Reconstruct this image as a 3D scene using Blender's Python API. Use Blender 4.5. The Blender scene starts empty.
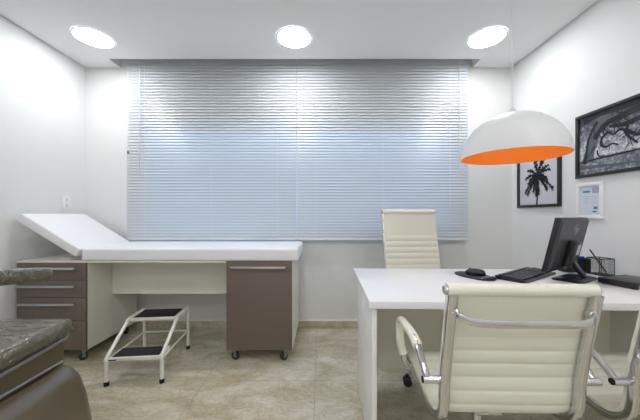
import bpy, bmesh, math, random
from mathutils import Vector, Matrix
random.seed(7)
S = bpy.context.scene
COL = S.collection
PI = math.pi

# ------------------------------------------------------------------ materials
def lin(c):
    c /= 255.0
    return c/12.92 if c <= 0.04045 else ((c+0.055)/1.055)**2.4
def rgb(r, g, b): return (lin(r), lin(g), lin(b), 1.0)

def mat(name, col, rough=0.5, metal=0.0, coat=0.0, bump=None, spec=None, emit=None, trans=0.0):
    m = bpy.data.materials.new(name); m.use_nodes = True
    nt = m.node_tree; b = nt.nodes['Principled BSDF']
    b.inputs['Base Color'].default_value = col
    b.inputs['Roughness'].default_value = rough
    b.inputs['Metallic'].default_value = metal
    b.inputs['Coat Weight'].default_value = coat
    b.inputs['Coat Roughness'].default_value = 0.08
    b.inputs['Transmission Weight'].default_value = trans
    if spec is not None: b.inputs['Specular IOR Level'].default_value = spec
    if emit:
        b.inputs['Emission Color'].default_value = emit[0]
        b.inputs['Emission Strength'].default_value = emit[1]
    tc = nt.nodes.new('ShaderNodeTexCoord')
    nz = nt.nodes.new('ShaderNodeTexNoise')
    sc, st = bump if bump else (60.0, 0.02)
    nz.inputs['Scale'].default_value = sc; nz.inputs['Detail'].default_value = 4
    bp = nt.nodes.new('ShaderNodeBump'); bp.inputs['Strength'].default_value = st
    bp.inputs['Distance'].default_value = 0.01
    nt.links.new(tc.outputs['Object'], nz.inputs['Vector'])
    nt.links.new(nz.outputs['Fac'], bp.inputs['Height'])
    if not emit and st > 0: nt.links.new(bp.outputs['Normal'], b.inputs['Normal'])
    return m

def ramp(nt, pts):
    r = nt.nodes.new('ShaderNodeValToRGB'); e = r.color_ramp.elements
    while len(e) < len(pts): e.new(0.5)
    for k, (p, c) in enumerate(pts): e[k].position = p; e[k].color = c
    return r

M = {}
M['wall'] = mat('wall_paint', rgb(230, 231, 231), 0.7, bump=(120, 0.03))
M['ceil'] = mat('ceiling_paint', rgb(231, 231, 232), 0.8, bump=(120, 0.02))
M['white_lam'] = mat('white_laminate', rgb(236, 236, 238), 0.28, bump=(200, 0.005))
M['cream_lam'] = mat('cream_laminate', rgb(226, 226, 216), 0.45, bump=(200, 0.01))
M['cream_desk'] = mat('cream_desk_panel', rgb(240, 239, 226), 0.45)
M['taupe'] = mat('taupe_laminate', rgb(112, 98, 91), 0.42, bump=(300, 0.02))
M['vinyl'] = mat('white_vinyl', rgb(240, 240, 243), 0.38, bump=(90, 0.03))
M['leather'] = mat('cream_leather', rgb(229, 228, 214), 0.42, bump=(220, 0.05))
M['chrome'] = mat('polished_aluminium', rgb(214, 214, 216), 0.14, 1.0, bump=(10, 0.0))
M['alu'] = mat('brushed_aluminium', rgb(200, 200, 200), 0.35, 1.0, bump=(10, 0.0))
M['black'] = mat('black_plastic', rgb(26, 26, 29), 0.32, bump=(200, 0.02))
M['blackm'] = mat('black_matte', rgb(30, 30, 33), 0.6, bump=(200, 0.03))
M['dgrey'] = mat('dark_grey_plastic', rgb(60, 60, 65), 0.4, bump=(200, 0.02))
M['key'] = mat('key_plastic', rgb(52, 53, 58), 0.4, bump=(200, 0.02))
M['rubber'] = mat('black_rubber', rgb(22, 22, 24), 0.8, bump=(300, 0.2))
M['wheel'] = mat('caster_wheel', rgb(48, 50, 58), 0.5)
M['zinc'] = mat('zinc_plate', rgb(150, 150, 152), 0.35, 1.0)
M['tube'] = mat('white_enamel', rgb(228, 228, 220), 0.3)
M['shade_w'] = mat('shade_white', rgb(226, 227, 229), 0.45, bump=(40, 0.0))
M['shade_o'] = mat('shade_orange', rgb(252, 156, 50), 0.5, bump=(40, 0.0))
M['glow'] = mat('lamp_diffuser', (1, 1, 1, 1), 0.5, emit=((0.985, 0.99, 1, 1), 14.0))
M['trimw'] = mat('white_trim', rgb(240, 240, 240), 0.4)
M['blue'] = mat('blue_plastic', rgb(25, 60, 215), 0.4)
M['switchg'] = mat('rocker_grey', rgb(214, 216, 220), 0.4)
M['paper'] = mat('paper', rgb(215, 221, 232), 0.35)
M['teal'] = mat('teal_print', rgb(60, 130, 160), 0.5)
M['lilac'] = mat('lilac_print', rgb(168, 165, 190), 0.5)
M['palebl'] = mat('pale_print', rgb(190, 198, 214), 0.5)
M['fill_bulb'] = mat('fill_bulb_glow', (1, 1, 1, 1), 0.5, emit=((1, .95, .88, 1), 3.2))  # glow added out of sight in the dome to brighten its orange lining
M['palmbg'] = mat('palm_print_ground', rgb(203, 203, 212), 0.4)
M['ink'] = mat('black_ink', rgb(28, 30, 36), 0.4)
M['inkg'] = mat('grey_ink', rgb(92, 97, 106), 0.4)
M['frameb'] = mat('black_frame', rgb(34, 35, 38), 0.4)
M['logo'] = mat('silver_logo', rgb(165, 165, 172), 0.4)
M['sticker'] = mat('silver_sticker', rgb(205, 205, 212), 0.4)
M['brown'] = mat('brown_side', rgb(98, 86, 66), 0.4)

def stone(name, tiles=True):
    m = bpy.data.materials.new(name); m.use_nodes = True
    nt = m.node_tree; L = nt.links.new; b = nt.nodes['Principled BSDF']
    tc = nt.nodes.new('ShaderNodeTexCoord')
    n1 = nt.nodes.new('ShaderNodeTexNoise'); n1.inputs['Scale'].default_value = 2.6
    n1.inputs['Detail'].default_value = 7; n1.inputs['Roughness'].default_value = 0.5
    n1.inputs['Distortion'].default_value = 1.1
    mp = nt.nodes.new('ShaderNodeMapping'); mp.inputs['Rotation'].default_value = (0, 0, 0.6)
    mp.inputs['Scale'].default_value = (1, 1.9, 1)
    L(tc.outputs['Object'], mp.inputs['Vector']); L(mp.outputs['Vector'], n1.inputs['Vector'])
    r = ramp(nt, [(0.30, rgb(176, 167, 144)), (0.44, rgb(190, 182, 161)), (0.56, rgb(203, 198, 182)), (0.70, rgb(216, 213, 203))])
    L(n1.outputs['Fac'], r.inputs['Fac'])
    n2 = nt.nodes.new('ShaderNodeTexNoise'); n2.inputs['Scale'].default_value = 9
    n2.inputs['Detail'].default_value = 8; n2.inputs['Distortion'].default_value = 2.0
    L(mp.outputs['Vector'], n2.inputs['Vector'])
    r2 = ramp(nt, [(0.42, (1, 1, 1, 1)), (0.50, rgb(222, 208, 178)), (0.56, (1, 1, 1, 1))])
    L(n2.outputs['Fac'], r2.inputs['Fac'])
    mx = nt.nodes.new('ShaderNodeMixRGB'); mx.blend_type = 'MULTIPLY'; mx.inputs['Fac'].default_value = 0.55
    L(r.outputs['Color'], mx.inputs['Color1']); L(r2.outputs['Color'], mx.inputs['Color2'])
    out = mx.outputs['Color']
    if tiles:
        sx = nt.nodes.new('ShaderNodeSeparateXYZ'); L(tc.outputs['Object'], sx.inputs['Vector'])
        def line(sock, off, w, g):
            a = nt.nodes.new('ShaderNodeMath'); a.operation = 'ADD'; a.inputs[1].default_value = off; L(sock, a.inputs[0])
            d = nt.nodes.new('ShaderNodeMath'); d.operation = 'DIVIDE'; d.inputs[1].default_value = w; L(a.outputs[0], d.inputs[0])
            f = nt.nodes.new('ShaderNodeMath'); f.operation = 'FRACT'; L(d.outputs[0], f.inputs[0])
            c = nt.nodes.new('ShaderNodeMath'); c.operation = 'LESS_THAN'; c.inputs[1].default_value = g/w; L(f.outputs[0], c.inputs[0])
            return c.outputs[0]
        lx = line(sx.outputs['X'], 0.042+0.75*8, 0.75, 0.005)
        ly = line(sx.outputs['Y'], -1.936+0.9*8, 0.9, 0.006)
        mm = nt.nodes.new('ShaderNodeMath'); mm.operation = 'MAXIMUM'; L(lx, mm.inputs[0]); L(ly, mm.inputs[1])
        m2 = nt.nodes.new('ShaderNodeMixRGB'); L(mm.outputs[0], m2.inputs['Fac'])
        L(out, m2.inputs['Color1']); m2.inputs['Color2'].default_value = rgb(168, 162, 148)
        out = m2.outputs['Color']
    L(out, b.inputs['Base Color'])
    b.inputs['Roughness'].default_value = 0.22
    return m
M['floor'] = stone('beige_porcelain_tiles')
M['skirt'] = stone('beige_stone_skirting', False)

def slat_mat():
    m = bpy.data.materials.new('blind_slats'); m.use_nodes = True
    nt = m.node_tree; L = nt.links.new; b = nt.nodes['Principled BSDF']
    b.inputs['Base Color'].default_value = rgb(222, 227, 231)
    b.inputs['Roughness'].default_value = 0.27; b.inputs['Specular IOR Level'].default_value = 0.35
    nz = nt.nodes.new('ShaderNodeTexNoise'); nz.inputs['Scale'].default_value = 3
    tr = nt.nodes.new('ShaderNodeBsdfTranslucent'); tr.inputs['Color'].default_value = rgb(160, 198, 240)
    mx = nt.nodes.new('ShaderNodeMixShader'); mx.inputs['Fac'].default_value = 0.12
    L(b.outputs[0], mx.inputs[1]); L(tr.outputs[0], mx.inputs[2])
    L(mx.outputs[0], nt.nodes['Material Output'].inputs['Surface'])
    return m
M['slat'] = slat_mat()

def wrap_mat():
    m = bpy.data.materials.new('film_wrapped_vinyl'); m.use_nodes = True
    nt = m.node_tree; L = nt.links.new; b = nt.nodes['Principled BSDF']
    b.inputs['Base Color'].default_value = rgb(80, 70, 50)
    b.inputs['Roughness'].default_value = 0.3
    b.inputs['Coat Weight'].default_value = 1.0; b.inputs['Coat Roughness'].default_value = 0.03; b.inputs['Coat IOR'].default_value = 1.75; b.inputs['Specular IOR Level'].default_value = 0.2
    tc = nt.nodes.new('ShaderNodeTexCoord'); mp = nt.nodes.new('ShaderNodeMapping')
    mp.inputs['Scale'].default_value = (9, 22, 14); mp.inputs['Rotation'].default_value = (0, 0, 0.5)
    nz = nt.nodes.new('ShaderNodeTexNoise'); nz.inputs['Scale'].default_value = 1.0
    nz.inputs['Detail'].default_value = 3; nz.inputs['Distortion'].default_value = 1.4
    bp = nt.nodes.new('ShaderNodeBump'); bp.inputs['Strength'].default_value = 1.0; bp.inputs['Distance'].default_value = 0.03
    L(tc.outputs['Object'], mp.inputs['Vector']); L(mp.outputs['Vector'], nz.inputs['Vector'])
    L(nz.outputs['Fac'], bp.inputs['Height']); L(bp.outputs['Normal'], b.inputs['Coat Normal'])
    return m
M['wrap'] = wrap_mat()
M['shell'] = mat('taupe_gloss_shell', rgb(96, 86, 66), 0.4, coat=1.0, bump=(6, 0.06))

def foliage_mat():
    m = bpy.data.materials.new('grey_foliage_print'); m.use_nodes = True
    nt = m.node_tree; L = nt.links.new; b = nt.nodes['Principled BSDF']
    tc = nt.nodes.new('ShaderNodeTexCoord')
    n1 = nt.nodes.new('ShaderNodeTexNoise'); n1.inputs['Scale'].default_value = 42
    n1.inputs['Detail'].default_value = 8; n1.inputs['Roughness'].default_value = 0.7
    L(tc.outputs['Object'], n1.inputs['Vector'])
    sx = nt.nodes.new('ShaderNodeSeparateXYZ'); L(tc.outputs['Object'], sx.inputs['Vector'])
    # sky brighter patch in the middle of the print, dark canopy above, grey lawn below
    zr = ramp(nt, [(0.0, (0.50, 0.50, 0.50, 1)), (0.26, (0.52, 0.52, 0.52, 1)), (0.30, (0.66, 0.66, 0.66, 1)), (0.55, (0.58, 0.58, 0.58, 1)), (0.85, (0.36, 0.36, 0.36, 1))])
    mr = nt.nodes.new('ShaderNodeMapRange'); mr.inputs['From Min'].default_value = -0.22; mr.inputs['From Max'].default_value = 0.22
    L(sx.outputs['Z'], mr.inputs['Value']); L(mr.outputs['Result'], zr.inputs['Fac'])
    ad = nt.nodes.new('ShaderNodeMixRGB'); ad.blend_type = 'ADD'; ad.inputs['Fac'].default_value = 1
    L(zr.outputs['Color'], ad.inputs['Color1']); L(n1.outputs['Fac'], ad.inputs['Color2'])
    r = ramp(nt, [(0.80/2, rgb(45, 48, 56)), (0.95/2, rgb(95, 99, 110)), (1.08/2, rgb(150, 154, 164)), (1.22/2, rgb(215, 217, 222))])
    hv = nt.nodes.new('ShaderNodeMath'); hv.operation = 'MULTIPLY'; hv.inputs[1].default_value = 0.5
    L(ad.outputs['Color'], hv.inputs[0]); L(hv.outputs[0], r.inputs['Fac'])
    L(r.outputs['Color'], b.inputs['Base Color']); b.inputs['Roughness'].default_value = 0.3
    return m
M['foliage'] = foliage_mat()

def glass_mat():
    m = bpy.data.materials.new('window_glass'); m.use_nodes = True
    b = m.node_tree.nodes['Principled BSDF']
    b.inputs['Base Color'].default_value = (0.9, 0.95, 1, 1); b.inputs['Roughness'].default_value = 0.02
    b.inputs['Transmission Weight'].default_value = 1.0; b.inputs['IOR'].default_value = 1.1
    return m
M['glass'] = glass_mat()

# ------------------------------------------------------------------ mesh builder
def catmull(P, n=8):
    P = [Vector(p) for p in P]; out = []
    for i in range(len(P)-1):
        a = P[max(i-1, 0)]; b = P[i]; c = P[i+1]; d = P[min(i+2, len(P)-1)]
        for k in range(n):
            t = k/n
            out.append(0.5*((2*b)+(-a+c)*t+(2*a-5*b+4*c-d)*t*t+(-a+3*b-3*c+d)*t**3))
    out.append(P[-1]); return out

class MB:
    def __init__(s): s.bm = bmesh.new()
    def box(s, x0, x1, y0, y1, z0, z1, bev=0.0, seg=2, T=None):
        r = bmesh.ops.create_cube(s.bm, size=1.0); vs = r['verts']
        for v in vs:
            v.co = Vector(((x0+x1)/2+v.co.x*(x1-x0), (y0+y1)/2+v.co.y*(y1-y0), (z0+z1)/2+v.co.z*(z1-z0)))
        if bev > 0:
            es = list({e for v in vs for e in v.link_edges})
            rr = bmesh.ops.bevel(s.bm, geom=es, offset=bev, segments=seg, profile=0.5, affect='EDGES')
            vs = list({v for f in rr['faces'] for v in f.verts} | {v for v in vs if v.is_valid})
        if T is not None:
            for v in vs: v.co = T @ v.co
        return s
    def sweep(s, path, ref, prof, caps=True, scale=None):
        path = [Vector(p) for p in path]; ref = Vector(ref).normalized(); rings = []
        for i, p in enumerate(path):
            t = (path[min(i+1, len(path)-1)]-path[max(i-1, 0)]).normalized()
            a = (ref-t*ref.dot(t))
            a = a.normalized() if a.length > 1e-5 else Vector((1, 0, 0))
            b = t.cross(a); k = scale(i/(len(path)-1)) if scale else 1.0
            rings.append([s.bm.verts.new(p+a*u*k+b*v*k) for u, v in prof])
        n = len(prof)
        for i in range(len(rings)-1):
            for j in range(n):
                s.bm.faces.new((rings[i][j], rings[i][(j+1) % n], rings[i+1][(j+1) % n], rings[i+1][j]))
        if caps:
            s.bm.faces.new(list(reversed(rings[0]))); s.bm.faces.new(rings[-1])
        return s
    def tube(s, path, r, n=10, ref=(0, 0, 1), scale=None):
        path = [Vector(p) for p in path]
        d = (path[-1]-path[0]).normalized() if (path[-1]-path[0]).length > 1e-6 else Vector((1, 0, 0))
        if abs(Vector(ref).dot(d)) > 0.95: ref = (1, 0, 0) if abs(d.x) < 0.9 else (0, 1, 0)
        return s.sweep(path, ref, [(r*math.cos(2*PI*k/n), r*math.sin(2*PI*k/n)) for k in range(n)], True, scale)
    def flat(s, path, ref, w, h, n=12, e=0.5, scale=None):
        pr = []
        for k in range(n):
            c, q = math.cos(2*PI*k/n), math.sin(2*PI*k/n)
            pr.append((w/2*abs(c)**e*(1 if c >= 0 else -1), h/2*abs(q)**e*(1 if q >= 0 else -1)))
        return s.sweep(path, ref, pr, True, scale)
    def lathe(s, prof, c=(0, 0, 0), n=32, T=None):
        c = Vector(c); rings = []
        for r, z in prof:
            if r < 1e-6: rings.append([s.bm.verts.new(c+Vector((0, 0, z)))])
            else: rings.append([s.bm.verts.new(c+Vector((r*math.cos(2*PI*k/n), r*math.sin(2*PI*k/n), z))) for k in range(n)])
        for a, b in zip(rings, rings[1:]):
            for k in range(n):
                k2 = (k+1) % n
                if len(a) == 1 and len(b) == 1: continue
                if len(a) == 1: s.bm.faces.new((a[0], b[k2], b[k]))
                elif len(b) == 1: s.bm.faces.new((a[k], a[k2], b[0]))
                else: s.bm.faces.new((a[k], a[k2], b[k2], b[k]))
        if T is not None:
            for rg in rings:
                for v in rg: v.co = T @ v.co
        return s
    def poly(s, pts, mi=0):
        f = s.bm.faces.new([s.bm.verts.new(p) for p in pts]); f.material_index = mi; return s
    def loft(s, rings):
        R = [[s.bm.verts.new(p) for p in r] for r in rings]; n = len(R[0])
        for a, b in zip(R, R[1:]):
            for k in range(n): s.bm.faces.new((a[k], a[(k+1) % n], b[(k+1) % n], b[k]))
        s.bm.faces.new(list(reversed(R[0]))); s.bm.faces.new(R[-1]); return s
    def build(s, name, m, parent=None, ang=40, norm=True):
        if norm: bmesh.ops.recalc_face_normals(s.bm, faces=s.bm.faces)
        me = bpy.data.meshes.new(name); s.bm.to_mesh(me); s.bm.free()
        for f in me.polygons: f.use_smooth = True
        me.set_sharp_from_angle(angle=math.radians(ang))
        for x in (m if isinstance(m, (list, tuple)) else [m]): me.materials.append(x)
        o = bpy.data.objects.new(name, me); COL.objects.link(o)
        if parent: o.parent = parent
        return o

def tag(o, label=None, cat=None, group=None, kind=None):
    if label: o['label'] = label
    if cat: o['category'] = cat
    if group: o['group'] = group
    if kind: o['kind'] = kind
    return o
def thing(name, label, cat, loc=(0, 0, 0), rz=0.0, group=None):
    o = bpy.data.objects.new(name, None); COL.objects.link(o)
    o.location = loc; o.rotation_euler = (0, 0, rz); o.empty_display_size = 0.1
    return tag(o, label, cat, group)
def dup(o, parent=None):
    c = o.copy(); COL.objects.link(c)
    if parent: c.parent = parent
    for ch in list(o.children): dup(ch, c)
    return c
def struct(name, mb, m): return tag(mb.build(name, m), kind='structure')
def rrect(x0, x1, y0, y1, r, z, n=5):
    pts = []
    for cx, cy, a in ((x1-r, y1-r, 0), (x0+r, y1-r, PI/2), (x0+r, y0+r, PI), (x1-r, y0+r, 1.5*PI)):
        for k in range(n+1):
            t = a+PI/2*k/n; pts.append((cx+r*math.cos(t), cy+r*math.sin(t), z))
    return pts

# ------------------------------------------------------------------ room
XL, XR, YB, YF, ZC, ZR = -2.36, 1.91, 2.844, -1.9, 2.60, 2.86
struct('floor', MB().box(XL-.15, XR+.15, YF-.15, YB+.15, -.1, 0), M['floor'])
struct('wall_left', MB().box(XL-.15, XL, YF-.15, YB+.15, 0, ZR), M['wall'])
struct('wall_right', MB().box(XR, XR+.15, YF-.15, YB+.15, 0, ZR), M['wall'])
struct('wall_front', MB().box(XL, XR, YF-.15, YF, 0, ZR), M['wall'])
WX0, WX1, WZ0, WZ1 = -1.78, 1.33, .93, 2.02
w = MB()
w.box(XL, WX0, YB, YB+.15, 0, ZR).box(WX1, XR, YB, YB+.15, 0, ZR)
w.box(WX0, WX1, YB, YB+.15, 0, WZ0).box(WX0, WX1, YB, YB+.15, WZ1, ZR)
struct('wall_back', w, M['wall'])
g = 0.012
c = MB()
c.box(XL+g, XR-g, YF, 2.68, ZC, ZC+.02)
c.box(XL+g, -2.0, 2.68, YB-g*.5, ZC, ZC+.02).box(1.51, XR-g, 2.68, YB-g*.5, ZC, ZC+.02)
c.box(-2.0, 1.51, 2.66, 2.68, ZC+.02, ZR)
c.box(-2.02, -2.0, 2.68, YB, ZC+.02, ZR).box(1.51, 1.53, 2.68, YB, ZC+.02, ZR)
c.box(XL-.15, XR+.15, YF-.15, YB+.15, ZR, ZR+.1)
struct('ceiling', c, M['ceil'])
struct('baseboard_back', MB().box(XL, XR, YB-.012, YB, 0, .075, .002), M['skirt'])
struct('lit_edge_1', MB().box(XL, XR, YB-.013, YB, .075, .081), M['trimw'])  # white strip painting the light caught on the skirting's top edge
struct('baseboard_left', MB().box(XL, XL+.012, YF, YB-.012, 0, .075, .002), M['skirt'])
struct('baseboard_right', MB().box(XR-.012, XR, YF, YB-.012, 0, .075, .002), M['skirt'])
# window behind the blinds
f = MB(); t = .045; ym0, ym1 = YB+.05, YB+.10
f.box(WX0, WX1, ym0, ym1, WZ0, WZ0+t).box(WX0, WX1, ym0, ym1, WZ1-t, WZ1)
for x in (WX0, (WX0+WX1)/2-t/2, WX1-t): f.box(x, x+t, ym0, ym1, WZ0+t, WZ1-t)
wf = struct('window_1', f, M['trimw'])
for a, b in ((WX0+t, (WX0+WX1)/2-t/2), ((WX0+WX1)/2+t/2, WX1-t)):
    MB().box(a, b, YB+.072, YB+.078, WZ0+t, WZ1-t).build('pane', M['glass'], wf)

# ------------------------------------------------------------------ blinds
def blind(x0, x1, label, wand_x, cord=False):
    yb = 2.785; r = thing('venetian_blind', label, 'window blind', (0, 0, 0), 0, 'pair of venetian blinds')
    r.location = ((x0+x1)/2, yb, .885); cx = (x0+x1)/2; hw = (x1-x0)/2
    H = MB().box(-hw, hw, -.02, .02, 1.80, 1.84, .002); H.build('headrail', M['trimw'], r)
    pitch = 0.0288; n = int(1.775/pitch); mb = MB(); tilt = math.radians(65)
    for k in range(n):
        z = .025+k*pitch; pr = []
        for j in range(6):
            u = -.0168+.0336*j/5; v = .0024*(1-(u/.0168)**2)
            pr.append((u, v))
        prof = [(u, v+.0003) for u, v in pr]+[(u, v-.0003) for u, v in reversed(pr)]
        rings = []
        for xx in (-hw, hw):
            ring = []
            for u, v in prof:
                # room-side edge low, glass-side edge high
                y = u*math.cos(tilt)-v*math.sin(tilt); zz = u*math.sin(tilt)+v*math.cos(tilt)
                ring.append(mb.bm.verts.new((xx, y, z+zz)))
            rings.append(ring)
        m_ = len(prof)
        for j in range(m_): mb.bm.faces.new((rings[0][j], rings[0][(j+1) % m_], rings[1][(j+1) % m_], rings[1][j]))
    mb.build('slats', M['slat'], r, 60)
    MB().box(-hw, hw, -.012, .012, -.004, .012, .003).build('bottom_rail', M['slat'], r)
    for u in (-.78, 0.0, .78):
        MB().tube([(u*hw, -.016, .0), (u*hw, -.016, 1.80)], .0009, 5).build('ladder_cord', M['trimw'], r)
    MB().tube([(wand_x-cx, -.03, 1.79), (wand_x-cx, -.03, .62)], .003, 6).build('tilt_wand', M['slat'], r)
    if cord:
        cc = MB().tube([(-hw+.03, -.03, 1.79), (-hw+.03, -.03, .86)], .0015, 5)
        cd = cc.build('pull_cord', M['trimw'], r)
        MB().lathe([(0, 0), (.006, .004), (.008, .02), (.003, .035), (0, .036)], (-hw+.03, -.03, .835), 10).build('cord_knob', M['dgrey'], cd)
blind(-1.900, -.2395, 'left of the two pale blue venetian blinds, above the examination couch', -1.76, True)
blind(-.2325, 1.440, 'right of the two pale blue venetian blinds, behind the white desk chair', 1.345)

# ------------------------------------------------------------------ recessed ceiling lights
def ceiling_light(x, y, label):
    r = thing('ceiling_light', label, 'ceiling light', (x, y, ZC), 0, 'round recessed ceiling lights')
    MB().lathe([(.133, -.001), (.134, -.006), (.150, -.004), (.150, -.0005)], n=48).build('trim_ring', M['trimw'], r)
    MB().lathe([(0, -.004), (.134, -.004), (.134, -.001), (0, -.001)], n=48).build('diffuser', M['glow'], r)
for x, y, l in ((-1.885, 2.36, 'leftmost of the three round ceiling lights, above the couch headrest'),
                (-.222, 2.36, 'middle of the three round ceiling lights, in front of the gap between the blinds'),
                (1.375, 2.36, 'rightmost of the three round ceiling lights, beside the pendant cord'),
                (-1.885, .35, 'added round fill light out of view over the treatment chair'),  # from here on: unseen copies of the fixture, added to brighten the room
                (-.222, .35, 'added round fill light out of view overhead between treatment chair and desk'),
                (1.375, .35, 'added round fill light out of view over the visitor chairs'),
                (-1.885, -1.1, 'added unseen fill light in the left corner of the room behind the viewer'),
                (-.222, -1.1, 'added unseen fill light in the middle of the room behind the viewer'),
                (1.375, -1.1, 'added unseen fill light in the right corner of the room behind the viewer')):
    ceiling_light(x, y, l)

# ------------------------------------------------------------------ pendant lamp
py = 1.6; px = .671*py+.003; R = .1634*py; zr = 1.13+.204*py
p = thing('pendant_lamp', 'large white dome pendant lamp with an orange inside, hanging over the desk', 'lamp', (px, py, zr))
HH = R*.93
outer = [(R*math.cos(a), HH*math.sin(a)) for a in [PI/2*k/20 for k in range(21)]]; outer[-1] = (0, HH)
inner = [((R-.004)*math.cos(a), (HH-.004)*math.sin(a)) for a in [PI/2*k/20 for k in range(21)]]; inner[-1] = (0, HH-.004)
MB().lathe([(R-.0015, 0)]+outer, n=64).build('shade', M['shade_w'], p)
MB().lathe([(R-.0015, 0)]+inner, n=64).build('shade_lining', M['shade_o'], p)['label'] = 'orange inside of the shade'
MB().lathe([(0, HH+.03), (.008, HH+.03), (.02, HH+.012), (.022, HH-.003), (0, HH-.003)], n=20).build('cap', M['shade_w'], p)
zt = ZC-zr
pts = [(0, 0, HH+.02), (0, 0, .82), (-.004, 0, .845), (.004, 0, .86), (-.003, 0, .885), (0, 0, .91), (0, 0, zt-.02)]
MB().tube(pts, .0032, 8, ref=(1, 0, 0)).build('cord', M['shade_w'], p)
MB().lathe([(0, zt), (.05, zt), (.05, zt-.015), (.035, zt-.025), (0, zt-.025)], n=28).build('ceiling_rose', M['shade_w'], p)
a = math.radians(-52); rr = R*math.cos(1.05); zz = HH*math.sin(1.05)
MB().lathe([(0, .004), (.003, .003), (.004, 0), (0, 0)], (rr*math.cos(a), rr*math.sin(a), zz), 8).build('screw', M['blackm'], p)
sk = MB().lathe([(0, HH-.004), (.02, HH-.004), (.02, HH-.07), (0, HH-.07)], n=16).build('bulb_socket', M['shade_w'], p)
MB().lathe([(0, HH-.16), (.02, HH-.155), (.034, HH-.125), (.026, HH-.095), (.014, HH-.07), (0, HH-.07)], n=20).build('fill_bulb', M['fill_bulb'], sk)

# ------------------------------------------------------------------ casters for cabinets
def caster_set(parent, spots, rz=1.15, H=.09):
    for k_, (x, y) in enumerate(spots):
        rz = (1.2, 2.0, .8, 1.3)[k_]
        b = MB().box(x-.024, x+.024, y-.024, y+.024, H-.004, H, .001)
        T = Matrix.Translation((x, y, 0)) @ Matrix.Rotation(rz, 4, 'Z')
        b.box(-.019, -.016, -.006, .016, .026, H-.01, .001, T=T).box(.016, .019, -.006, .016, .026, H-.01, .001, T=T)
        b.box(-.017, .017, -.014, .02, H-.014, H-.004, .001, T=T)
        f = b.build('caster', M['zinc'], parent)
        W = T @ Matrix.Translation((0, .014, .031)) @ Matrix.Diagonal((1.1, 1.12, 1.12, 1)) @ Matrix.Rotation(PI/2, 4, 'Y')
        MB().lathe([(0, -.011), (.02, -.011), (.026, -.009), (.0275, -.005), (.0275, .005), (.026, .009), (.02, .011), (0, .011)], n=20, T=W).build('wheel', M['wheel'], f)

def bar_handle(x0, x1, z, parent):
    h = MB(); h.box(x0, x1, -.034, -.020, z-.009, z+.009, .004)
    for x in (x0+.03, x1-.03): h.box(x-.005, x+.005, -.022, .002, z-.005, z+.005)
    h.build('handle', M['alu'], parent)

# drawer cabinet (left)
D = .60
cb = thing('drawer_cabinet', 'taupe four-drawer cabinet on casters under the raised end of the couch', 'cabinet', (-2.335, 2.18, 0))
Wd = .535
b = MB(); zb = .091; zt_ = .763
b.box(0, .018, .0185, D, zb, zt_).box(Wd-.018, Wd, .0185, D, zb, zt_).box(.018, Wd-.018, .0185, D, zb, zb+.018)
b.box(.018, Wd-.018, .0185, D, zt_-.018, zt_).box(.018, Wd-.018, D-.01, D, zb+.018, zt_-.018)
b.build('body', M['cream_lam'], cb)
zs = [zt_, .630, .496, .320, zb]; hz = [.722, .587, .450, .275]
for k in range(4):
    d = MB().box(.003, Wd-.003, 0, .018, zs[k+1]+.0018, zs[k]-.0018, .001).build('drawer', M['taupe'], cb)
    bar_handle(.028, Wd-.068, hz[k], d)
caster_set(cb, [(.05, .045), (Wd-.04, .045), (.05, D-.07), (Wd-.05, D-.07)])
# door cabinet (right)
Wc = .512
zt_ = .776
cc = thing('door_cabinet', 'taupe single-door cabinet on casters under the flat end of the couch', 'cabinet', (-.729, 2.18, 0))
b = MB()
b.box(0, .018, .0185, D, zb, zt_).box(Wc-.018, Wc, .0185, D, zb, zt_).box(.018, Wc-.018, .0185, D, zb, zb+.018)
b.box(.018, Wc-.018, .0185, D, zt_-.018, zt_).box(.018, Wc-.018, D-.01, D, zb+.018, zt_-.018)
b.build('body', M['cream_lam'], cc)
d = MB().box(.003, Wc-.006, 0, .018, zb+.004, zt_-.001, .001).build('door', M['taupe'], cc)
bar_handle(.04, .46, .730, d)
caster_set(cc, [(.07, .045), (Wc-.06, .045), (.075, D-.07), (Wc-.075, D-.07)])

# ------------------------------------------------------------------ examination couch
ec = thing('examination_couch', 'long white padded examination couch with its head end raised, below the left blind', 'examination couch', (0, 2.18, 0))
MB().box(-2.335, -.732, 0.0, D-.03, .7635, .7765, .002).build('bed_board', M['cream_lam'], ec)
MB().box(-1.797, -.732, .27, .288, .452, .764).build('apron_panel', M['cream_lam'], ec)
MB().box(-1.832, -.172, -.012, .575, .7768, .877, .02, 5).build('mattress', M['vinyl'], ec, 60)
L_ = .525; th = math.radians(31.5)
T = Matrix.Translation((-1.838, 0, .870)) @ Matrix.Rotation(th, 4, 'Y') @ Matrix.Rotation(PI, 4, 'Z')
h = MB().box(0, L_, -.572, .012, -.072, 0, .012, 4)
for v in h.bm.verts: v.co = T @ v.co
h.build('headrest', M['vinyl'], ec, 60)
s_ = MB().box(-1.96, -1.85, .05, .09, .777, .781).box(-1.862, -1.85, .05, .09, .781, .80)
s_.build('hinge', M['zinc'], ec)
s_ = MB().tube([(-2.0, .30, .788), (-2.12, .30, .955)], .008)
s_.build('support_strut', M['zinc'], ec)

# ------------------------------------------------------------------ wall switch
sw = thing('wall_switch', 'small white switch plate on the left wall above the couch headrest', 'switch', (XL, 2.63, 1.245))
MB().box(0, .009, -.038, .038, -.06, .06, .003).build('plate', M['trimw'], sw)
for z in (-.025, .025):
    MB().box(.009, .013, -.011, .011, z-.016, z+.016, .001).build('rocker', M['switchg'], sw)

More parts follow.
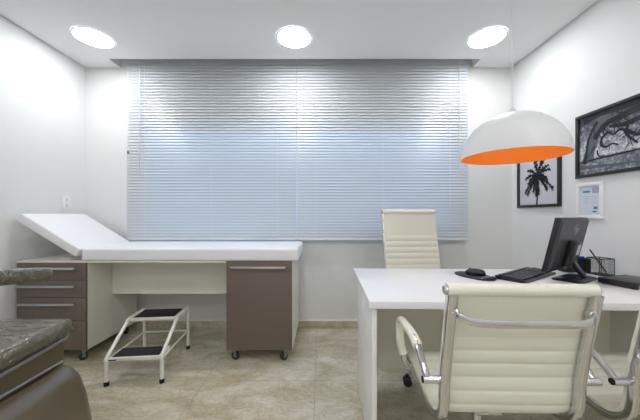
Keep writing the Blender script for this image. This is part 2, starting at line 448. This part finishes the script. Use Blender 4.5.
# ------------------------------------------------------------------ step stool
st = thing('step_stool', 'white metal two-step stool with black rubber treads in front of the couch', 'step stool', (-1.246, 1.90, 0), math.radians(6.0))
def side(x):
    return catmull([(x, 0, .012), (x, 0, .17)], 1)[:-1]+catmull([(x, 0, .17), (x, .012, .19), (x, .215, .318), (x, .25, .342), (x, .285, .348), (x, .45, .348), (x, .475, .34), (x, .487, .31)], 4)+[Vector((x, .492, .012))]
hwid = .174
for sx in (-1, 1):
    MB().tube(side(sx*hwid), .0125, 12, ref=(1, 0, 0)).build('side_frame', M['tube'], st)
    MB().tube([(sx*hwid, .006, .165), (sx*hwid, .49, .155)], .007, 8, ref=(1, 0, 0)).build('side_rail', M['tube'], st)
MB().tube([(-hwid, .491, .155), (hwid, .491, .155)], .008, 8).build('back_rail', M['tube'], st)
def tread(y0, y1, z):
    f = MB(); f.box(-hwid+.008, hwid-.008, y0, y0+.02, z-.022, z, .003).box(-hwid+.008, hwid-.008, y1-.02, y1, z-.022, z, .003)
    f.box(-hwid+.008, hwid-.008, y0+.02, y1-.02, z-.012, z-.002)
    o = f.build('tread', M['tube'], st)
    MB().box(-hwid+.026, hwid-.026, y0+.016, y1-.012, z-.001, z+.004, .001).build('rubber_mat', M['rubber'], o)
    return o
tread(.0, .155, .180); tread(.255, .46, .352)
MB().box(-.165, -.115, -.0015, 0, .163, .170).build('maker_plate', M['blackm'], st)
for x in (-hwid, hwid):
    for y in (0, .492):
        MB().lathe([(0, 0), (.015, 0), (.016, .004), (.016, .026), (.0125, .028), (0, .028)], (x, y, 0), 14).build('rubber_foot', M['rubber'], st)

# ------------------------------------------------------------------ desk
dk = thing('desk', 'white laminate desk with side panel standing against the right wall', 'desk', (.213, 1.250, 0), math.radians(-1.4))
MB().box(0, 1.645, 0, .775, .718, .75, .0015).build('desktop', M['white_lam'], dk)
MB().box(.014, .036, .02, .62, .004, .718, .001).build('side_panel', M['white_lam'], dk)
MB().box(1.60, 1.622, .02, .62, .004, .718, .001).build('side_panel', M['white_lam'], dk)
MB().box(.036, 1.60, .585, .603, .14, .718).build('modesty_panel', M['cream_desk'], dk)
for x in (.025, 1.611):
    for y in (.05, .60): MB().lathe([(0, 0), (.012, 0), (.012, .004), (0, .004)], (x, y, 0), 10).build('foot', M['blackm'], dk)

# ------------------------------------------------------------------ office chairs
def office_chair(label, high, loc, rz, cat='office chair', lean=0.0):
    ch = thing('office_chair', label, cat, loc, rz, 'ribbed cream office chairs')
    if high: P = [(-.345, 1.15), (-.315, 1.0), (-.265, .80), (-.215, .62), (-.205, .53), (-.175, .465), (-.11, .437), (0, .44), (.12, .455), (.20, .458), (.235, .44)]
    else: P = [(-.258, .885), (-.238, .79), (-.212, .66), (-.198, .58), (-.194, .52), (-.178, .46), (-.115, .430), (0, .44), (.12, .455), (.20, .458), (.235, .44)]
    base = [Vector((0, y, z)) for y, z in P]
    X = .221
    for sx in (-1, 1):
        raw = catmull(base, 8); path = []
        for i_, p_ in enumerate(raw):
            tn = (raw[min(i_+1, len(raw)-1)]-raw[max(i_-1, 0)]).normalized()
            path.append(Vector((sx*X, p_.y+tn.z*.022, p_.z-tn.y*.022)))
        MB().flat(path, (1, 0, 0), .031, .024, 12, .5).build('side_frame', M['chrome'], ch)
    # sling
    pp = catmull(base, 24); pl = []; s0 = 0; arc = [0]
    for a, b2 in zip(pp, pp[1:]): s0 += (b2-a).length; arc.append(s0)
    N = 230; path = []; j = 0
    for k in range(N+1):
        t = s0*k/N
        while j < len(arc)-2 and arc[j+1] < t: j += 1
        u = (t-arc[j])/(arc[j+1]-arc[j]); path.append((t, pp[j].lerp(pp[j+1], u)))
    rings = []; hw = X+.010; rib = .050; s_rib = .155 if not high else .20
    for k, (t, q) in enumerate(path):
        tan = (path[min(k+1, N)][1]-path[max(k-1, 0)][1]).normalized(); nb = Vector((0, -tan.z, tan.y))
        if t < s_rib: hgt = .010
        else: hgt = .0065+.0065*abs(math.sin(PI*(t-s_rib)/rib))**.35
        ring = []
        cols = 9
        for i in range(cols):
            x = -hw+2*hw*i/(cols-1); e = 1-abs(x/hw)**8*.5; ring.append(Vector((x, 0, 0))+q+nb*hgt*e)
        for i in reversed(range(cols)):
            x = -hw+2*hw*i/(cols-1); e = 1-abs(x/hw)**8*.5; ring.append(Vector((x, 0, 0))+q-nb*hgt*e)
        rings.append(ring)
    MB().loft(rings).build('sling_seat', M['leather'], ch, 70)
    # top roll
    top = base[0]; zc = top.z+.006; yc = top.y-.003
    MB().tube([(-.232, yc, zc), (.232, yc, zc)], .021, 20, ref=(0, 0, 1)).build('head_roll', M['leather'], ch)
    for sx in (-1, 1):
        MB().tube([(sx*.232, yc, zc), (sx*.238, yc, zc), (sx*.242, yc, zc)], .017, 16, ref=(0, 0, 1), scale=lambda u: 1-.25*u*u).build('end_cap', M['chrome'], ch)
    # front roll
    fr = base[-1]
    MB().tube([(-.215, fr.y, fr.z-.006), (.215, fr.y, fr.z-.006)], .015, 14, ref=(0, 0, 1)).build('front_roll', M['leather'], ch)
    # back brace
    bz = .80 if not high else .86
    by = -.262 if not high else -.302
    br = catmull([(-.215, by, bz+.022), (-.20, by-.028, bz+.013), (-.15, by-.052, bz+.004), (0, by-.056, bz+.003), (.15, by-.052, bz+.004), (.20, by-.028, bz+.013), (.215, by, bz+.022)], 6)
    MB().flat(br, (0, 0, 1), .026, .012, 12, .8).build('back_brace', M['chrome'], ch)
    for sx in (-1, 1):
        bo = MB()
        T = Matrix.Translation((sx*.211, by-.006, bz+.020)) @ Matrix.Rotation(PI/2, 4, 'X')
        bo.lathe([(0, -.012), (.012, -.012), (.014, -.006), (.014, .012), (.010, .016), (0, .016)], n=16, T=T)
        bo.build('brace_bolt', M['chrome'], ch)
    # under-seat stretcher
    MB().flat(catmull([(-.215, -.06, .425), (-.12, -.05, .405), (.12, -.05, .405), (.215, -.06, .425)], 5), (0, 1, 0), .03, .014, 10, .7).build('stretcher', M['chrome'], ch)
    MB().flat(catmull([(-.215, .10, .437), (-.12, .09, .412), (.12, .09, .412), (.215, .10, .437)], 5), (0, 1, 0), .03, .014, 10, .7).build('stretcher', M['chrome'], ch)
    # arms
    for sx in (-1, 1):
        A = [(sx*.272, -.208, .574), (sx*.275, -.196, .585), (sx*.277, -.165, .611), (sx*.277, -.105, .645), (sx*.279, -.04, .660), (sx*.287, .07, .668), (sx*.287, .102, .660), (sx*.287, .118, .630), (sx*.284, .120, .56), (sx*.269, .122, .49), (sx*.253, .124, .452), (sx*.222, .124, .440)]
        a_ = MB().tube(catmull(A, 5), .012, 12, ref=(sx*.3, 0, 1)).build('armrest', M['chrome'], ch)
        MB().tube([(sx*.221, -.210, .574), (sx*.291, -.210, .574)], .0125, 14).build('arm_stub', M['chrome'], a_)
        MB().tube([(sx*.2905, -.210, .574), (sx*.2935, -.210, .574)], .011, 12).build('stub_cap', M['rubber'], a_)
        pad = catmull([(sx*.277, -.112, .641), (sx*.279, -.04, .660), (sx*.287, .07, .668), (sx*.287, .102, .660), (sx*.287, .118, .630), (sx*.284, .120, .56), (sx*.270, .122, .50)], 6)
        MB().flat(pad, (1, 0, 0), .036, .026, 14, .8).build('arm_pad', M['leather'], a_)
    # mechanism, column and star base
    MB().box(-.055, .055, -.09, .13, .365, .405, .012, 3).build('tilt_mechanism', M['chrome'], ch)
    MB().lathe([(0, .10), (.026, .10), (.026, .26), (.019, .262), (.019, .37), (0, .37)], n=20).build('column', M['chrome'], ch)
    sb = MB(); sb.lathe([(0, .065), (.034, .065), (.04, .08), (.036, .115), (.03, .125), (0, .125)], n=24)
    RB = .33 if high else .275; ang0 = math.radians(45 if high else 18)
    for k in range(5):
        a = ang0+k*2*PI/5; ca, sa = math.cos(a), math.sin(a)
        pth = [(ca*r_, sa*r_, z_) for r_, z_ in ((.02, .10), (.10, .098), (.68*RB, .082), (RB, .068))]
        sb.flat(pth, (0, 0, 1), .034, .042, 10, .6, scale=lambda u: 1-.45*u)
    sb.build('star_base', M['chrome'], ch)
    for k in range(5):
        a = ang0+k*2*PI/5; x, y = math.cos(a)*RB, math.sin(a)*RB
        f = MB().lathe([(0, .045), (.012, .045), (.012, .068), (0, .07)], (x, y, 0), 10)
        T = Matrix.Translation((x, y, 0)) @ Matrix.Rotation(a+.6, 4, 'Z')
        f.box(-.012, .012, -.024, .024, .026, .052, .006, 2, T=T)
        cst = f.build('caster', M['blackm'], ch)
        wl = MB()
        for sgn in (-1, 1):
            W = T @ Matrix.Translation((sgn*.019, 0, .0275)) @ Matrix.Rotation(PI/2, 4, 'Y')
            wl.lathe([(0, -.007), (.022, -.007), (.0275, -.004), (.0275, .004), (.022, .007), (0, .007)], n=18, T=W)
        wl.build('wheel', M['wheel'], cst)
    return ch
office_chair('cream ribbed low-back office chair, whole back in view, in front of the desk centre', False, (.641, 1.165, 0), math.radians(-1.5))
office_chair('cream ribbed low-back office chair cut off by the right edge of the photo', False, (1.259, 1.165, 0), math.radians(1.0))
office_chair('cream ribbed high-back office chair behind the desk, in front of the right blind', True, (.790, 2.14, 0), math.radians(184))

# ------------------------------------------------------------------ things on the desk
ZD = .7502
mp_ = thing('mouse_pad', 'black oval mouse pad on the desk left of the keyboard', 'mouse pad', (.953, 1.765, ZD), math.radians(14))
def ov(z, k=1.0): return [(.086*k*math.cos(t_)*(1+.10*math.sin(t_)), .138*k*math.sin(t_), z) for t_ in [2*PI*i/40 for i in range(40)]]
MB().loft([ov(0), ov(.004), ov(.0055, .97)]).build('base_pad', M['blackm'], mp_)
def wr(z, k): return [(.062*k*math.cos(t_), -.100+.030*k*math.sin(t_), z) for t_ in [2*PI*i/28 for i in range(28)]]
MB().loft([wr(.005, 1), wr(.012, .97), wr(.017, .8), wr(.019, .4)]).build('wrist_rest', M['black'], mp_)
ms = thing('computer_mouse', 'black computer mouse resting on the oval pad', 'mouse', (.968, 1.785, ZD+.0058), math.radians(40))
def mring(k, z, sh=0): return [(.034*k*math.cos(t_), sh+.060*k*math.sin(t_), z) for t_ in [2*PI*i/28 for i in range(28)]]
MB().loft([mring(.9, 0), mring(1.0, .006), mring(.98, .016), mring(.86, .027, -.004), mring(.6, .035, -.008), mring(.25, .038, -.01)]).build('shell', M['black'], ms, 60)
T = Matrix.Translation((0, .03, .031)) @ Matrix.Rotation(PI/2, 4, 'Y')
MB().lathe([(0, -.004), (.008, -.004), (.008, .004), (0, .004)], n=14, T=T).build('scroll_wheel', M['dgrey'], ms)

kb = thing('keyboard', 'black computer keyboard lying at an angle between mouse pad and monitor', 'keyboard', (1.275, 1.764, ZD), math.radians(35))
prof = [(-.078, 0), (-.078, .010), (.078, .022), (.078, 0)]
k_ = MB(); k_.loft([[(x, y, z) for y, z in prof] for x in (-.245, .245)]); k_.build('case', M['black'], kb).scale = (.96, 1.03, 1)
ks = MB()
def krow(y, x0, x1, n, h=.0165):
    w_ = (x1-x0)/n; z = .0105+(y+.078)/.156*.012
    for i in range(n): ks.box(x0+i*w_+.0009, x0+(i+1)*w_-.0009, y-h/2, y+h/2, z, z+.007, .0015, 1)
for j, y in enumerate((.055, .030, .011, -.008, -.027)):
    krow(y, -.235, .075, 15 if j else 13); krow(y, .082, .139, 3)
    if j: krow(y, .146, .236, 4)
krow(-.046, -.235, -.165, 4); krow(-.046, -.160, -.045, 1); krow(-.046, -.040, .075, 5); krow(-.046, .082, .139, 3); krow(-.046, .146, .236, 4)
ks.build('keys', M['key'], kb).scale = (.96, 1.03, 1)

mo = thing('computer_monitor', 'black flat computer monitor seen from behind on the desk', 'monitor', (1.462, 1.70, ZD), math.radians(31))
tilt = math.radians(12)
T = Matrix.Translation((0, .03, .055)) @ Matrix.Rotation(tilt, 4, 'X')
def P(mb):
    for v in mb.bm.verts: v.co = T @ v.co
    return mb
P(MB().box(-.205, .205, -.012, .016, 0, .315, .004)).build('bezel', M['black'], mo)
P(MB().box(-.19, .19, .016, .0168, .02, .293)).build('screen', M['ink'], mo)
P(MB().loft([[(x, -.012, z) for x, z in ((-.20, .008), (.20, .008), (.20, .309), (-.20, .309))], [(x, -.022, z) for x, z in ((-.19, .02), (.19, .02), (.19, .297), (-.19, .297))]])).build('back_cover', M['dgrey'], mo)
P(MB().box(-.055, .045, -.058, -.020, .03, .185, .006)).build('mount_cover', M['black'], mo)
P(MB().box(-.005, .038, -.0588, -.0578, .105, .165)).build('sticker', M['sticker'], mo)
# round logo with two letters
cu = bpy.data.curves.new('maker_logo', 'FONT'); cu.body = 'hp'; cu.size = .054; cu.shear = .35; cu.extrude = .0006; cu.align_x = 'CENTER'; cu.align_y = 'CENTER'
tmp = bpy.data.objects.new('tmp', cu); COL.objects.link(tmp)
dg = bpy.context.evaluated_depsgraph_get(); me = bpy.data.meshes.new_from_object(tmp.evaluated_get(dg))
bpy.data.objects.remove(tmp)
me.materials.clear(); me.materials.append(M['logo'])
Tl = T @ Matrix.Translation((.02, -.0228, .25)) @ Matrix.Rotation(PI/2, 4, 'X')
me.transform(Tl); lo = bpy.data.objects.new('maker_logo', me); COL.objects.link(lo); lo.parent = mo
rg = MB(); rg.tube([(.031*math.cos(t_), .031*math.sin(t_), 0) for t_ in [2*PI*i/32 for i in range(33)]], .0012, 5, ref=(0, 0, 1))
for v in rg.bm.verts: v.co = Tl @ v.co
rg.build('logo_ring', M['logo'], mo)
MB().loft([rrect(-.105, .15, -.11, .04, .03, 0), rrect(-.105, .15, -.11, .04, .03, .007), rrect(-.093, .138, -.098, .028, .025, .013)]).build('stand_base', M['black'], mo)
arm = catmull([(.055, -.07, .022), (.03, -.05, .06), (.002, -.03, .115), (0, -.02, .15)], 6)
MB().flat(arm, (1, 0, 0), .055, .018, 10, .4).build('stand_arm', M['black'], mo)
MB().flat([Vector(q)+Vector((0, -.0105, 0)) for q in arm[3:12]], (1, 0, 0), .012, .003, 8, .5).build('stand_trim', M['zinc'], mo)

bx_ = thing('modem_box', 'flat black box on the desk by the right edge of the photo', 'electronic box', (1.665, 1.548, ZD), math.radians(16))
MB().box(-.10, .13, -.09, .075, .003, .034, .003).build('case', M['black'], bx_)
MB().box(-.09, .12, -.0912, -.09, .012, .026).build('front_strip', M['dgrey'], bx_)
for x in (-.085, .115):
    for y in (-.07, .055): MB().lathe([(0, 0), (.008, 0), (.008, .004), (0, .004)], (x, y, 0), 10).build('foot', M['rubber'], bx_)

og = thing('desk_organizer', 'black desk organizer tray standing behind the monitor by the wall', 'desk organizer', (1.705, 1.915, ZD), math.radians(2))
o_ = MB().box(-.08, .08, -.035, .035, 0, .004).box(-.08, -.077, -.035, .035, .004, .09).box(.077, .08, -.035, .035, .004, .09)
o_.box(-.077, .077, .032, .035, .004, .094).box(-.077, .077, -.035, -.032, .004, .075).box(-.077, .077, -.0015, .0015, .004, .085)
o_.build('tray', M['blackm'], og)
tag(MB().box(1.60, 1.735, 1.870, 1.935, ZD+.095, ZD+.107, .002).build('notebook', M['blue']), 'small bright blue notebook lying on the black desk organizer behind the monitor', 'notebook')

pc = thing('pen_cup', 'square black wire mesh pen cup on the desk near the right wall', 'pen cup', (1.782, 1.815, ZD), math.radians(4))
q = .045; H_ = .105; wm = MB(); wm.box(-q, q, -q, q, 0, .003)
for i in range(13):
    for sgn in (-1, 1):
        v_ = -q+2*q*i/12
        wm.tube([(v_, sgn*q, .002), (v_, sgn*q, H_)], .0006, 4); wm.tube([(sgn*q, v_, .002), (sgn*q, v_, H_)], .0006, 4)
        z_ = H_*i/12+.001
        wm.tube([(-q, sgn*q, z_), (q, sgn*q, z_)], .0006, 4); wm.tube([(sgn*q, -q, z_), (sgn*q, q, z_)], .0006, 4)
wm.build('wire_mesh', M['blackm'], pc)
rm = MB()
for z_ in (H_, .003):
    for a_, b_ in (((-q, -q), (q, -q)), ((q, -q), (q, q)), ((q, q), (-q, q)), ((-q, q), (-q, -q))): rm.tube([(*a_, z_), (*b_, z_)], .003, 6)
for x in (-q, q):
    for y in (-q, q): rm.tube([(x, y, 0), (x, y, H_)], .002, 6)
rm.build('rim', M['blackm'], pc)
pn = thing('pen', 'black pen leaning out of the wire mesh cup', 'pen', (1.811, 1.80, ZD+.008))
a_ = Vector((0, 0, 0)); d_ = Vector((-.098, .012, .150))
MB().tube([a_, d_*.08, d_*.1, d_*.98, d_], .0042, 8, scale=lambda u: .4 if u < .05 else 1).build('barrel', M['black'], pn)
MB().tube([d_*.6+Vector((-.004, -.003, .004)), d_*.95+Vector((-.004, -.003, .004))], .0012, 5).build('clip', M['dgrey'], pn)

# ------------------------------------------------------------------ pictures on the right wall
def wall_frame(name, label, cat, y0, y1, z0, z1, m, bw, dep=.022):
    r = thing(name, label, cat, (XR, (y0+y1)/2, (z0+z1)/2)); hy = (y1-y0)/2; hz_ = (z1-z0)/2
    f = MB()
    f.box(-dep, 0, -hy, hy, -hz_, -hz_+bw, .0015).box(-dep, 0, -hy, hy, hz_-bw, hz_, .0015)
    f.box(-dep, 0, -hy, -hy+bw, -hz_+bw, hz_-bw, .0015).box(-dep, 0, hy-bw, hy, -hz_+bw, hz_-bw, .0015)
    f.build('frame', m, r)
    return r, hy-bw, hz_-bw
# print coordinates: u to the viewer's right (towards -Y), v up
def quadstrip(mb, pts, xo, mi):
    # pts: (u, v, width)
    L1 = []; L2 = []
    for i, (u, v, w_) in enumerate(pts):
        a = pts[max(i-1, 0)]; b = pts[min(i+1, len(pts)-1)]
        t = Vector((b[0]-a[0], b[1]-a[1])).normalized(); n = Vector((-t.y, t.x))*w_/2
        L1.append(mb.bm.verts.new((xo, -(u+n.x), v+n.y))); L2.append(mb.bm.verts.new((xo, -(u-n.x), v-n.y)))
    for i in range(len(pts)-1):
        f = mb.bm.faces.new((L1[i], L1[i+1], L2[i+1], L2[i])); f.material_index = mi

r, hy, hz_ = wall_frame('framed_picture', 'small black-framed picture of a palm tree, partly behind the pendant lamp', 'picture', 2.254, 2.743, 1.198, 1.70, M['frameb'], .024)
pm = MB(); pm.box(-.008, -.001, -hy, hy, -hz_, hz_)
cu_, cv_ = 0.0, .035
quadstrip(pm, [(-.008, -hz_, .02), (0, -.12, .016), (.004, -.02, .018), (0, .03, .022)], -.0086, 1)
for k, (ang, ln) in enumerate([(2, .10), (30, .14), (42, .15), (63, .17), (70, .15), (95, .15), (104, .17), (140, .14), (168, .14), (188, .10), (216, .17), (228, .16), (250, .12), (266, .17), (275, .15), (318, .14), (334, .17)]):
    a = math.radians(ang); xo = -.0088-.0002*k
    sp = []
    for i in range(9):
        t_ = i/8; u = cu_+ln*t_*math.cos(a); v = cv_+ln*t_*math.sin(a)-.05*t_*t_*abs(math.cos(a))
        sp.append((u, v, .006*(1-t_)+.003))
    quadstrip(pm, sp, xo, 1)
    for i in range(1, 9):
        u, v, _ = sp[i]
        for sg in (-1, 1):
            for dd in (0.35, .75):
                b = a+sg*dd; l2 = (.018+.020*((i*7+k*3) % 5)/4)*(1-.5*abs(i/8-.5))
                quadstrip(pm, [(u, v, .010), (u+l2*math.cos(b)*.6, v+l2*math.sin(b)*.6-.004, .008), (u+l2*math.cos(b), v+l2*math.sin(b)-.012, .001)], xo-.0001*(i % 3), 1)
pm.build('print', [M['palmbg'], M['ink']], r, norm=False)

r, hy, hz_ = wall_frame('framed_picture', 'large black-framed photograph of gnarled tree branches on the right wall', 'picture', 1.40, 2.114, 1.398, 1.853, M['frameb'], .022)
pm = MB(); pm.box(-.008, -.001, -hy, hy, -hz_, hz_)
def br_(pts, mi=1, k=[0]):
    k[0] += 1
    P3 = catmull([Vector(q_) for q_ in pts], 6)
    quadstrip(pm, [(q_.x, max(-hz_+.001, min(hz_-.001, q_.y)), max(.002, q_.z)) for q_ in P3], -.0085-.00012*k[0], mi)
br_([(-.27, -.12, .09), (-.255, -.05, .07), (-.215, .05, .065), (-.17, .15, .07), (-.12, .195, .06)], 2)
br_([(-.295, -.13, .03), (-.28, -.05, .02), (-.26, .05, .02), (-.20, .15, .02)], 1)
br_([(-.22, .03, .03), (-.15, .11, .035), (-.05, .13, .04), (.08, .15, .045), (.2, .13, .05), (.33, .15, .05)])
br_([(-.12, .09, .02), (-.02, .075, .03), (.1, .09, .035), (.2, .06, .04), (.33, .07, .04)])
br_([(-.17, .02, .012), (-.13, .05, .016), (-.09, .03, .014), (-.05, .05, .016), (0, .02, .02), (.05, -.01, .02), (.1, .0, .02), (.16, -.05, .018)])
br_([(-.17, .02, .016), (-.175, -.02, .016), (-.14, -.04, .014), (-.10, -.03, .012), (-.06, -.045, .01)])
br_([(.0, .06, .014), (-.02, .02, .014), (.01, -.02, .014), (.05, -.06, .012)])
br_([(.1, .08, .02), (.13, .03, .02), (.2, .0, .02), (.28, -.04, .02), (.33, -.03, .02)])
br_([(-.30, .17, .05), (-.2, .19, .03), (-.05, .185, .03), (.1, .19, .03)])
br_([(-.09, .19, .008), (-.06, .16, .008), (-.02, .14, .01)]); br_([(-.2, -.05, .012), (-.19, -.09, .01), (-.15, -.10, .008)])
br_([(-.33, -.115, .01), (-.1, -.105, .012), (.1, -.10, .012), (.33, -.095, .012)])
br_([(-.33, -.15, .03), (-.2, -.16, .02), (0, -.17, .015), (.33, -.165, .01)], 2)
rnd = random.Random(5)
for k in range(46):
    u, v = rnd.uniform(-.22, .32), rnd.uniform(-.03, .15); a = rnd.uniform(-2.6, -.4); l2 = rnd.uniform(.04, .11)
    br_([(u, v, .007), (u+l2*.5*math.cos(a)+rnd.uniform(-.012, .012), v+l2*.5*math.sin(a), .005), (u+l2*math.cos(a), v+l2*math.sin(a)+rnd.uniform(0, .02), .003)])
pm.build('print', [M['foliage'], M['ink'], M['inkg']], r, norm=False)

r, hy, hz_ = wall_frame('framed_certificate', 'white-framed certificate below the large tree photograph', 'framed certificate', 1.915, 2.114, 1.103, 1.359, M['trimw'], .024, .016)
pm = MB(); pm.box(-.006, -.001, -hy, hy, -hz_, hz_)
pm.build('paper', M['paper'], r)
def mark(u0, u1, v0, v1, m): MB().box(-.0068, -.006, -u1, -u0, v0, v1).build('printed_mark', m, r)
mark(-.052, .0, .058, .072, M['teal']); mark(.018, .066, .052, .092, M['lilac']); mark(.028, .056, -.060, -.042, M['teal'])
for v in (.03, .015, 0, -.015): mark(-.05, -.005, v, v+.004, M['palebl']); mark(.01, .055, v-.004, v, M['palebl'])
mark(.02, .05, -.082, -.072, M['teal'])

# ------------------------------------------------------------------ treatment chair (foreground left)
tc_ = thing('treatment_chair', 'brown padded treatment chair wrapped in clear film at the left foreground', 'treatment chair', (-1.50, 1.0, 0))
XRs = .288     # right edge, local
def cushion(mb, x0, x1, ys, z0, z1, r=.03, rend=.06):
    rings = []
    for y, sh, dz in ys:
        ring = []
        n = 6; a0, a1, b0, b1 = x0+sh, x1-sh, z0+dz+sh*.35, z1+dz-sh*.75
        rr_ = min(r, (b1-b0)/2-.001)
        for cx, cz, a in ((a1-rr_, b1-rr_, 0), (a0+rr_, b1-rr_, PI/2), (a0+rr_, b0+rr_, PI), (a1-rr_, b0+rr_, 1.5*PI)):
            for k in range(n+1):
                t_ = a+PI/2*k/n; ring.append((cx+rr_*math.cos(t_), y, cz+rr_*math.sin(t_)))
        rings.append(ring)
    return mb.loft(rings)
zf = lambda y: .08*(y-.4)
cu2 = MB(); cushion(cu2, -.30, XRs, [(-.50, .03, zf(-.5)), (-.48, .01, zf(-.48))]+[(y, 0, zf(y)) for y in (-.4, -.2, 0, .2, .35)]+[(.385, .006, zf(.385)), (.41, .016, zf(.41)), (.43, .034, zf(.42)), (.437, .055, zf(.43))], .545, .628, .04)
cu2.build('seat_cushion', M['wrap'], tc_, 60)
MB().tube([(XRs-.004, -.45, .545+zf(-.45)), (XRs-.004, .36, .545+zf(.36)), (XRs-.03, .395, .545+zf(.395)), (XRs-.12, .405, .545+zf(.4))], .0075, 8).build('piping', M['alu'], tc_)
MB().box(-.26, XRs-.03, -.45, .375, .405, .545, .006).build('seat_frame', M['brown'], tc_)
MB().tube([(XRs-.026, -.42, .42), (XRs-.026, .36, .43)], .006, 8).build('frame_trim', M['alu'], tc_)
sh = [(.40, .05, -.055), (.418, .03, -.03), (.412, .0, -.01), (.385, -.025, .0), (.30, -.05, .015), (.18, -.07, .025), (.02, -.08, .03), (0, -.08, .03)]
rings = [rrect(-.27-0, XRs-.03+.03-s1, -.46, .37+s2, .06, z) for z, s1, s2 in ((.398, .04, -.06), (.416, .01, -.035), (.416, -.02, -.012), (.398, -.048, .006), (.36, -.07, .018), (.28, -.09, .028), (.16, -.11, .035), (.04, -.12, .04), (0, -.12, .04))]
MB().loft(rings).build('base_shell', M['shell'], tc_, 60)
# armrest
ax = .275
ar = catmull([(ax, -.30, .945), (ax, -.1, .918), (ax, .06, .895), (ax, .20, .876), (ax, .262, .866)], 6)
MB().flat(ar, (1, 0, 0), .085, .062, 16, .6, scale=lambda u: 1 if u < .93 else 1-((u-.93)/.07)**2*.35).build('armrest', M['wrap'], tc_, 60)
MB().flat(catmull([(ax, -.22, .90), (ax+.005, -.26, .75), (ax-.01, -.30, .55)], 6), (1, 0, 0), .03, .05, 10, .6).build('armrest_post', M['shell'], tc_)
bk = MB(); cushion(bk, -.27, .25, [(0, .04, 0), (.015, .01, 0), (.06, 0, 0), (.65, 0, 0), (.70, .01, 0), (.73, .05, 0)], -.05, .05, .04)
Tb = Matrix.Translation((0, -.50, .60)) @ Matrix.Rotation(math.radians(118), 4, 'X')
for v in bk.bm.verts: v.co = Tb @ v.co
bk.build('backrest', M['wrap'], tc_, 60)

# ------------------------------------------------------------------ world, camera, view
W = bpy.data.worlds.new('World'); S.world = W; W.use_nodes = True
nt = W.node_tree; bg = nt.nodes['Background']
bg.inputs['Color'].default_value = (0.36, 0.62, 1.0, 1); bg.inputs['Strength'].default_value = 0.6

cd = bpy.data.cameras.new('camera'); co = bpy.data.objects.new('camera', cd); COL.objects.link(co)
co.location = (0, 0, 1.13); co.rotation_euler = (PI/2, 0, 0)
cd.lens = 16; cd.sensor_width = 36; cd.shift_x = -1/640; cd.shift_y = 5/640; cd.clip_start = .02
S.camera = co
S.view_settings.view_transform = 'Standard'; S.view_settings.look = 'None'
S.view_settings.gamma = 1; S.view_settings.use_curve_mapping = False
S.view_settings.exposure = 1.68
S.cycles.max_bounces = 10; S.cycles.diffuse_bounces = 6
